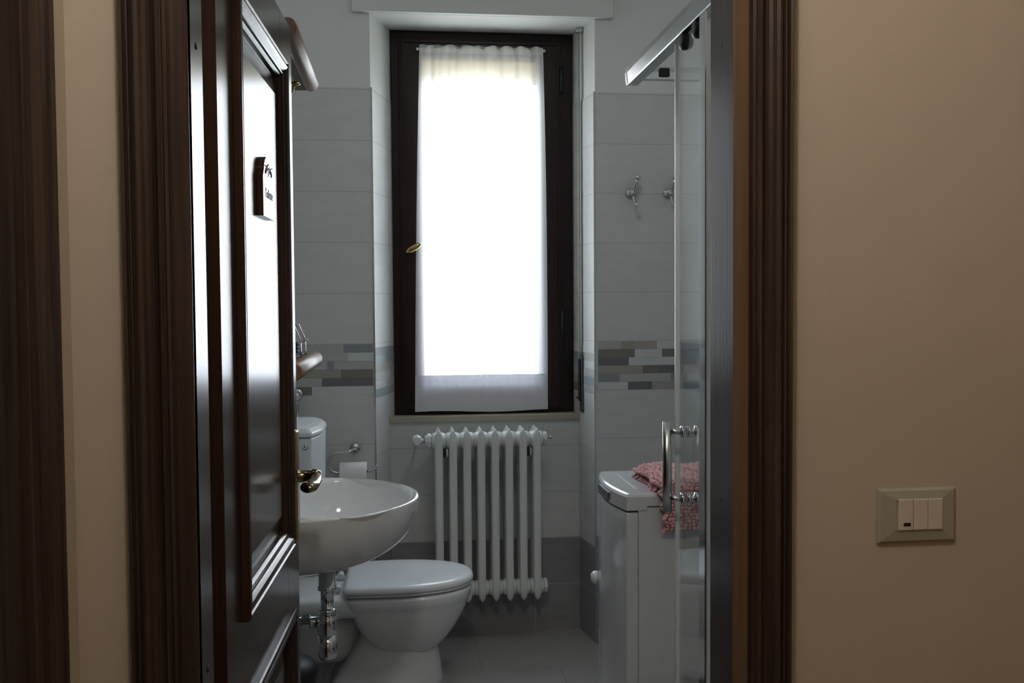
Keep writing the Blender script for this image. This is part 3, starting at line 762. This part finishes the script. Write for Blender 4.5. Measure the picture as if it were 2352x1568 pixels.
# ------------------------------------------------------------------ mirror with wooden shelves
mi = thing('wall_mirror', 'mirror unit on the left wall with rounded wooden shelves above and below', 'mirror', (WL, 2.735, 1.6))
Y0, Y1, PXX = 2.42, 3.05, -.264
obj('back_board', MB().box(WL, WL+.018, Y0+.01, Y1-.01, 1.20, 2.10), 'shelf_dark_wood', mi, True, bevel=.002)
obj('mirror_glass', MB().box(WL+.018, WL+.022, Y0+.04, Y1-.04, 1.27, 2.04), 'mirror_silver', mi, True)
obj('top_shelf', MB().box(WL, PXX, Y0, Y1, 2.068, 2.090), 'shelf_dark_wood', mi, True)
obj('bottom_shelf', MB().box(WL, PXX, Y0, Y1, 1.222, 1.244), 'shelf_dark_wood', mi, True)
def log(z): 
    r = .0235
    return MB().rings([[(PXX+rr*math.cos(2*PI*k/28), y, z+rr*math.sin(2*PI*k/28)) for k in range(28)] for rr, y in ((r*.86, Y0), (r, Y0+.004), (r, Y1-.012), (r*.93, Y1-.004), (r*.6, Y1))])
obj('front_rail', log(2.086), 'shelf_wood', mi, True); obj('front_rail', log(1.236), 'shelf_wood', mi, True)
mb = MB().lathe((-.310, 2.70, 2.068), [(.010, 0), (.010, -.003), (.003, -.004)], 2, 14)
mb.tube([(-.310, 2.70, 2.066), (-.292, 2.70, 2.040), (-.284, 2.70, 2.020), (-.280, 2.70, 2.004), (-.284, 2.70, 1.988), (-.296, 2.70, 1.976), (-.310, 2.70, 1.980), (-.318, 2.70, 1.992)], [.003, .003, .003, .0035, .0035, .0035, .003, .002], 10)
mb.ball((-.275, 2.695, 2.008), .0085, 1.5, 1, .8)
obj('brass_hook', mb, 'brass', mi, True)
# wire rack on the lower shelf
wr = thing('wire_rack', 'small chrome wire rack on the lower mirror shelf', 'rack', (-.335, 2.86, 1.244))
mb = MB(); x0, x1, y0, y1 = -.360, -.282, 2.80, 2.93
for z, g in ((1.262, 0), (1.300, .006), (1.262, 0)):
    L = [(x0-g, y0-g, z), (x1+g, y0-g, z), (x1+g, y1+g, z), (x0-g, y1+g, z), (x0-g, y0-g, z)]
    for a, b in zip(L, L[1:]): mb.tube([a, b], .0018, 6)
for k in range(5):
    x = x0+(x1-x0)*k/4
    mb.tube([(x, y0-.004, 1.300), (x, y0, 1.262), (x, y1, 1.262), (x, y1+.004, 1.300)], .0012, 6)
for x, y in ((x0, y0), (x1, y0), (x0, y1), (x1, y1)): mb.tube([(x, y, 1.245), (x, y, 1.3)], .0018, 6)
for s in (y0, y1): mb.tube([(x1, s, 1.3), (x1-.018, s, 1.345), (x0+.01, s, 1.352)], .0018, 6)
mb.tube([(x1+.004, y0, 1.3), (x1+.022, y0, 1.304)], .0025, 8)
obj('wire_frame', mb, 'chrome', wr, True)
sp = thing('folded_cloth', 'dark blue folded cloth inside the wire rack', 'cloth', (-.337, 2.865, 1.264))
mb = MB(); 
for k in range(3): mb.box(x0+.010, x1-.010, y0+.014, y1-.014, 1.2642+k*.011, 1.2742+k*.011)
obj('cloth_layers', mb, 'blue_cloth', sp, True, bevel=.004, seg=3)

# ------------------------------------------------------------------ washing machine
WX0, WX1, WY0, WY1, WZ = .648, 1.24, 2.70, 3.09, .85
wm = thing('washing_machine', 'white top-loading washing machine between the shower and the window wall', 'washing machine', (.94, 2.895, 0))
def wfront(z, k=0, bul=.026, x1=WX1):
    pts = []
    n = 16
    for i in range(n+1):
        t = i/n; y = WY0+k+(WY1-WY0-2*k)*t; pts.append((WX0+k-bul*math.sin(PI*t)**.8, y, z))
    return pts+[(x1, WY1-k, z), (x1, WY0+k, z)]
mb = MB()
mb.box(WX0+.035, WX1, WY0+.004, WY1-.004, .02, WZ-.042)
obj('cabinet', mb, 'appliance_white', wm, True, bevel=.004)
mb = MB(); mb.rings([wfront(.02, 0, x1=WX0+.034), wfront(.10, 0, x1=WX0+.034), wfront(WZ-.075, 0, x1=WX0+.034), wfront(WZ-.056, .002, x1=WX0+.034)], sm=False)
obj('front_panel', mb, 'appliance_white', wm, True, bevel=.003)
mb = MB()
mb.rings([wfront(WZ-.050, 0, x1=WX0+.062), wfront(WZ-.042, 0, x1=WX0+.062), wfront(WZ-.037, 0, x1=WX0+.062)], sm=False)
mb.rings([wfront(WZ-.0385, .0), wfront(WZ-.010, .0), wfront(WZ-.003, .004), wfront(WZ, .010)], sm=False)
obj('top_lid', mb, 'appliance_white', wm, True, bevel=.002)
obj('lid_grip', MB().rings([[(WX0-.030, WY0+.13, WZ-.044), (WX0-.030, WY1-.13, WZ-.044), (WX0+.01, WY1-.13, WZ-.044), (WX0+.01, WY0+.13, WZ-.044)],
                           [(WX0-.0285, WY0+.12, WZ-.018), (WX0-.0285, WY1-.12, WZ-.018), (WX0+.01, WY1-.12, WZ-.018), (WX0+.01, WY0+.12, WZ-.018)]], sm=False), 'appliance_grey', wm, True)
mb = MB(); mb.box(WX0+.045, WX0+.047, WY0+.07, WY1-.07, WZ-.001, WZ+.0012); mb.box(WX0+.085, WX0+.0865, WY0+.22, WY1-.07, WZ-.001, WZ+.001)
obj('lid_lines', mb, 'alu_white', wm, True)
mb = MB()
for x in (WX0+.06, WX1-.05):
    for y in (WY0+.05, WY1-.05): obj('foot', MB().lathe((x, y, 0), [(.022, 0), (.022, .012), (.012, .014), (.012, .022)], 2, 14), 'black_rubber', wm, True)
obj('front_button', MB().lathe((WX0-.012, WY1-.030, .505), [(.022, 0), (.021, -.012), (.014, -.020), (0.001, -.022)], 0, 18), 'plastic_white', wm, True)

# folded pink chenille mat ---------------------------------------------------------
mat = thing('bath_mat', 'folded pink chenille mat draped over the washing machine', 'mat', (.95, 2.83, WZ+.001))
MX0, MX1 = .748, 1.16
path = []   # (y,z, normal flag) mid-line of the folded cloth: lower layer, fold at the back, upper layer, over the front edge
th = .010
for k in range(9): path.append((2.715+(2.955-2.715)*k/8, WZ+.010))
for k in range(1, 7): a = -PI/2+PI*k/7; path.append((2.958+.011*math.cos(a), WZ+.021+.011*math.sin(a)))
for k in range(9): path.append((2.955-(2.955-2.712)*k/8, WZ+.033))
for k in range(1, 6): a = PI/2+PI/2*k/5; path.append((2.708+.024*math.cos(a), WZ+.009+.024*math.sin(a)))
zc = .845
while zc > .725: path.append((2.684, zc)); zc -= .02
def offset(path, o):
    r = []
    for i, p in enumerate(path):
        a = path[max(0, i-1)]; b = path[min(len(path)-1, i+1)]; dx, dz = b[0]-a[0], b[1]-a[1]; L = math.hypot(dx, dz) or 1
        r.append((p[0]-dz/L*o, p[1]+dx/L*o))
    return r
oa, ob = offset(path, .0062), offset(path, -.0062)
mb = MB(); nx = 24
loop = oa+ob[::-1]
rings = []
for i in range(nx+1):
    x = MX0+(MX1-MX0)*i/nx
    rings.append([(x+.004*math.sin(k*1.7), y, z) for k, (y, z) in enumerate(loop)])
mb.rings(rings)
def slump(v):
    x, y, z = v.co; e = max(0, 1-(x-MX0)/.05); t = y*31+z*9
    if z > WZ+.002: v.co.z = max(WZ+.0015, WZ+(z-WZ)*(1-.22*e*e)+.0035*(z-WZ)/.04*math.sin(x*38+y*22))
    v.co.x = x+(.010*math.sin(t)+.006*math.sin(z*160))*min(1, e+.15)
    if z < WZ: v.co.y = y-.004-.006*abs(math.sin(x*26))
for v in mb.bm.verts: slump(v)
obj('folded_fabric', mb, 'pink_backing', mat, True)
mb = MB(); rnd = random.Random(3)
ico = bmesh.new(); bmesh.ops.create_icosphere(ico, subdivisions=1, radius=1); iv = [v.co.copy() for v in ico.verts]; ifc = [[v.index for v in f.verts] for f in ico.faces]; ico.free()
def bob(x, y, z, r):
    e = Vector((rnd.uniform(.8, 1.2), rnd.uniform(.8, 1.3), rnd.uniform(.8, 1.2)))*r
    vs = [mb.bm.verts.new((x+q.x*e.x, y+q.y*e.y, z+q.z*e.z)) for q in iv]
    for f in ifc: mb._f([vs[i] for i in f], True)
oa2 = offset(path, -.0065)
for i in range(len(oa2)-1):
    (ya, za), (yb, zb) = oa2[i], oa2[i+1]; L = math.hypot(yb-ya, zb-za); n = max(1, round(L/.012))
    for q in range(n):
        t = (q+.5)/n; y, z = ya+(yb-ya)*t, za+(zb-za)*t
        upper = i >= 14
        m = int((MX1-MX0)/.0125)
        for j in range(m+1):
            if not upper and i < 9: break
            x = MX0+(MX1-MX0)*j/m
            bob(x+rnd.uniform(-.0035, .0035), y+rnd.uniform(-.003, .003), z+rnd.uniform(-.0012, .0018), rnd.uniform(.0052, .0074))
for (y, z) in path:   # tufts on the cut side
    for o in (-.005, 0, .005): bob(MX0-.002, y+rnd.uniform(-.004, .004), z+o, rnd.uniform(.0045, .007))
for v in mb.bm.verts: slump(v)
o = obj('chenille_tufts', mb, 'pink_chenille', mat, True); o['kind'] = 'stuff'

# ------------------------------------------------------------------ shower
sh = thing('shower_enclosure', 'glass shower enclosure with chrome rails behind the right door jamb', 'shower', (1.0, 1.92, 0))
SXX, SYY = .58, 2.335
mb = MB()
prof = [(-.0165, 1.942), (-.014, 1.940), (.012, 1.940), (.018, 1.948), (.018, 1.985), (.010, 1.992), (-.004, 1.992), (-.014, 1.984), (-.019, 1.968)]
mb.prism([(SXX+a, z) for a, z in prof], 1, 1.556, SYY-.010)
obj('top_rail', mb, 'metal_satin', sh, True, bevel=.001)
mb = MB(); mb.prism([(SYY+a*.6, 1.952+(z-1.94)*.65) for a, z in prof], 0, SXX+.012, WR-.002)
obj('top_rail', mb, 'chrome', sh, True, bevel=.001)
obj('corner_cap', MB().prism([(SXX+a*1.04, z) for a, z in prof], 1, SYY-.010, SYY+.010), 'alu_white', sh, True, bevel=.002)
mb = MB().box(SXX-.012, SXX+.014, 1.556, SYY, .150, .175).box(SXX, WR-.002, SYY-.012, SYY+.012, .150, .175); obj('bottom_rail', mb, 'metal_satin', sh, True)
obj('tray', MB().box(SXX-.03, WR-.001, 1.556, SYY+.03, 0, .149), 'ceramic', sh, True, bevel=.01, seg=3)
obj('wall_profile', MB().box(SXX-.012, SXX+.014, 1.553, 1.570, .15, 1.95), 'alu_white', sh, True)
obj('fixed_pane', MB().box(SXX+.004, SXX+.010, 1.570, 1.775, .175, 1.945), 'shower_glass', sh, True)
obj('fixed_pane_profile', MB().box(SXX-.014, SXX+.014, 1.730, 1.770, .175, 1.944), 'chrome', sh, True, bevel=.003)
sd = obj('sliding_pane', MB().box(SXX-.008, SXX-.003, 1.772, 1.936, .178, 1.935), 'shower_glass', sh, True)
obj('pane_seal', MB().box(SXX-.011, SXX-.001, 1.934, 1.943, .178, 1.935), 'alu_white', sd, True, bevel=.0015)
for y in (1.885, 1.80):
    obj('roller', MB().lathe((SXX-.012, y, 1.925), [(.010, -.004), (.017, -.002), (.018, .002), (.018, .010), (.012, .020)], 0, 20), 'black_rubber', sd, True)
hp = MB().tube([(.541, 1.90, .974), (.541, 1.90, 1.160)], .0095, 20); hp.tube([(.541, 1.90, 1.140), (.566, 1.885, 1.140)], .006, 12); hp.tube([(.541, 1.90, 1.003), (.566, 1.885, 1.003)], .006, 12)
obj('handle_bar', hp, 'metal_satin', sd, True)
for z in (1.003, 1.140):
    mb = MB().lathe((.564, 1.885, z), [(.007, 0), (.012, .001), (.012, .005), (.008, .006)], 0, 18); mb.lathe((.577, 1.885, z), [(.008, 0), (.012, .001), (.012, .006), (.006, .008), (.006, .016), (.012, .017), (.013, .022), (.009, .026)], 0, 18)
    obj('handle_rosette', mb, 'chrome', sd, True)
s2 = obj('rear_sliding_pane', MB().box(.80, 1.10, SYY-.006, SYY, .178, 1.955), 'shower_glass', sh, True)
obj('rear_fixed_pane', MB().box(1.08, WR-.002, SYY+.004, SYY+.009, .175, 1.955), 'shower_glass', sh, True)
for x in (.655, 1.05):
    obj('roller', MB().box(x-.013, x+.013, SYY-.018, SYY-.006, 1.958, 1.980), 'black_rubber', s2, True, bevel=.003)

# ------------------------------------------------------------------ lamps (out of frame)
hl = thing('ceiling_lamp', 'round warm ceiling lamp in the hallway above the viewer', 'lamp', (.0, .56, 2.75))
mb = MB().lathe((.0, .56, 2.75), [(.10, 0), (.10, -.02)], 2, 24); obj('lamp_base', mb, 'lamp_socket', hl, True)
mb = MB().lathe((.0, .56, 2.74), [(.08, 0), (.10, -.012), (.08, -.022), (.04, -.028), (.001, -.03)], 2, 32); obj('lamp_shade', mb, 'lamp_warm', hl, True)
def area(name, loc, size, power, c, rot=(0, 0, 0), shape='DISK', size_y=None):
    L = bpy.data.lights.new(name, 'AREA'); L.shape = shape; L.size = size; L.energy = power; L.color = c
    if size_y: L.size_y = size_y
    o = bpy.data.objects.new(name, L); o.location = loc; o.rotation_euler = rot; col.objects.link(o)
    return o
pl_ = bpy.data.lights.new('hall_lamp_light', 'POINT'); pl_.energy = 27; pl_.color = (1, .93, .83); pl_.shadow_soft_size = .09
po = bpy.data.objects.new('hall_lamp_light', pl_); po.location = (.0, .56, 2.60); col.objects.link(po)
mb = MB().box(.30, 1.8, -.38, -.30, 0, 2.75); struct('wall_hall_blocker', mb, 'beige_plaster', 'added unseen wall block that shades the right side of the hallway', 'wall')  # unseen block added beside the camera to shade the right hall wall
hw = area('hall_back_light', (-.12, -1.52, 2.0), .42, .6, (1, .94, .86), (PI/2, 0, 0), 'RECTANGLE', .9)  # weak light added behind the viewer; the back wall has no window
bl = thing('ceiling_lamp', 'added round white fill lamp on the bathroom ceiling, out of view', 'lamp', (.45, 2.6, CZ))  # lamp added out of view to brighten the bathroom
mb = MB().lathe((.45, 2.6, CZ), [(.15, 0), (.16, -.02), (.15, -.05), (.09, -.075), (.001, -.085)], 2, 32); obj('lamp_shade', mb, 'fill_lamp_cool', bl, True)
area('bathroom_fill_light', (.45, 2.6, CZ-.10), .3, 3.4, (.95, .98, 1.0))  # fill light of the added bathroom lamp

# ------------------------------------------------------------------ sky
w = bpy.data.worlds.new('sky'); sc.world = w; w.use_nodes = True; nt = w.node_tree; nt.nodes.clear()
o_ = nt.nodes.new('ShaderNodeOutputWorld'); bg = nt.nodes.new('ShaderNodeBackground'); tc = nt.nodes.new('ShaderNodeTexCoord'); sx = nt.nodes.new('ShaderNodeSeparateXYZ')
cr = nt.nodes.new('ShaderNodeValToRGB'); mr = nt.nodes.new('ShaderNodeMapRange'); mr.inputs[1].default_value = -.25; mr.inputs[2].default_value = .6
nt.links.new(tc.outputs['Generated'], sx.inputs[0]); nt.links.new(sx.outputs[2], mr.inputs[0]); nt.links.new(mr.outputs[0], cr.inputs[0])
e = cr.color_ramp.elements; e[0].position = 0; e[0].color = (.55, .60, .58, 1); e[1].position = 1; e[1].color = (.72, .84, 1, 1)
e.new(.22).color = (.85, .92, 1, 1); e.new(.4).color = (.95, .98, 1, 1)
nt.links.new(cr.outputs[0], bg.inputs[0]); bg.inputs[1].default_value = 16.0; nt.links.new(bg.outputs[0], o_.inputs[0])
# portal so that the sky is sampled through the window
pt = area('window_portal', (.36, 4.30, 1.80), .80, 1, (1, 1, 1), (-PI/2, 0, 0), 'RECTANGLE', 1.62)
pt.data.cycles.is_portal = True

# ------------------------------------------------------------------ camera
f = 2200.; th_ = math.atan(258/f); pch = math.atan(84/f); roll = .007
F = Vector((math.sin(th_)*math.cos(pch), math.cos(th_)*math.cos(pch), -math.sin(pch)))
R0 = Vector((math.cos(th_), -math.sin(th_), 0)); U0 = R0.cross(F)
Rv = math.cos(roll)*R0-math.sin(roll)*U0; Uv = math.cos(roll)*U0+math.sin(roll)*R0
cam = bpy.data.cameras.new('camera'); co = bpy.data.objects.new('camera', cam); col.objects.link(co)
Mx = Matrix((Rv, Uv, -F)).transposed().to_4x4(); Mx.translation = (0, 0, 1.4); co.matrix_world = Mx
cam.sensor_width = 36; cam.lens = f/2352*36; cam.clip_start = .02
sc.camera = co
sc.view_settings.view_transform = 'Standard'; sc.view_settings.look = 'None'; sc.view_settings.gamma = 1; sc.view_settings.exposure = 0
sc.view_settings.use_curve_mapping = False
sc.cycles.use_denoising = True; sc.cycles.max_bounces = 16; sc.cycles.diffuse_bounces = 8; sc.cycles.glossy_bounces = 8; sc.cycles.transparent_max_bounces = 16
sc.cycles.transmission_bounces = 8
sc.cycles.caustics_reflective = False; sc.cycles.caustics_refractive = False; sc.cycles.sample_clamp_indirect = 4
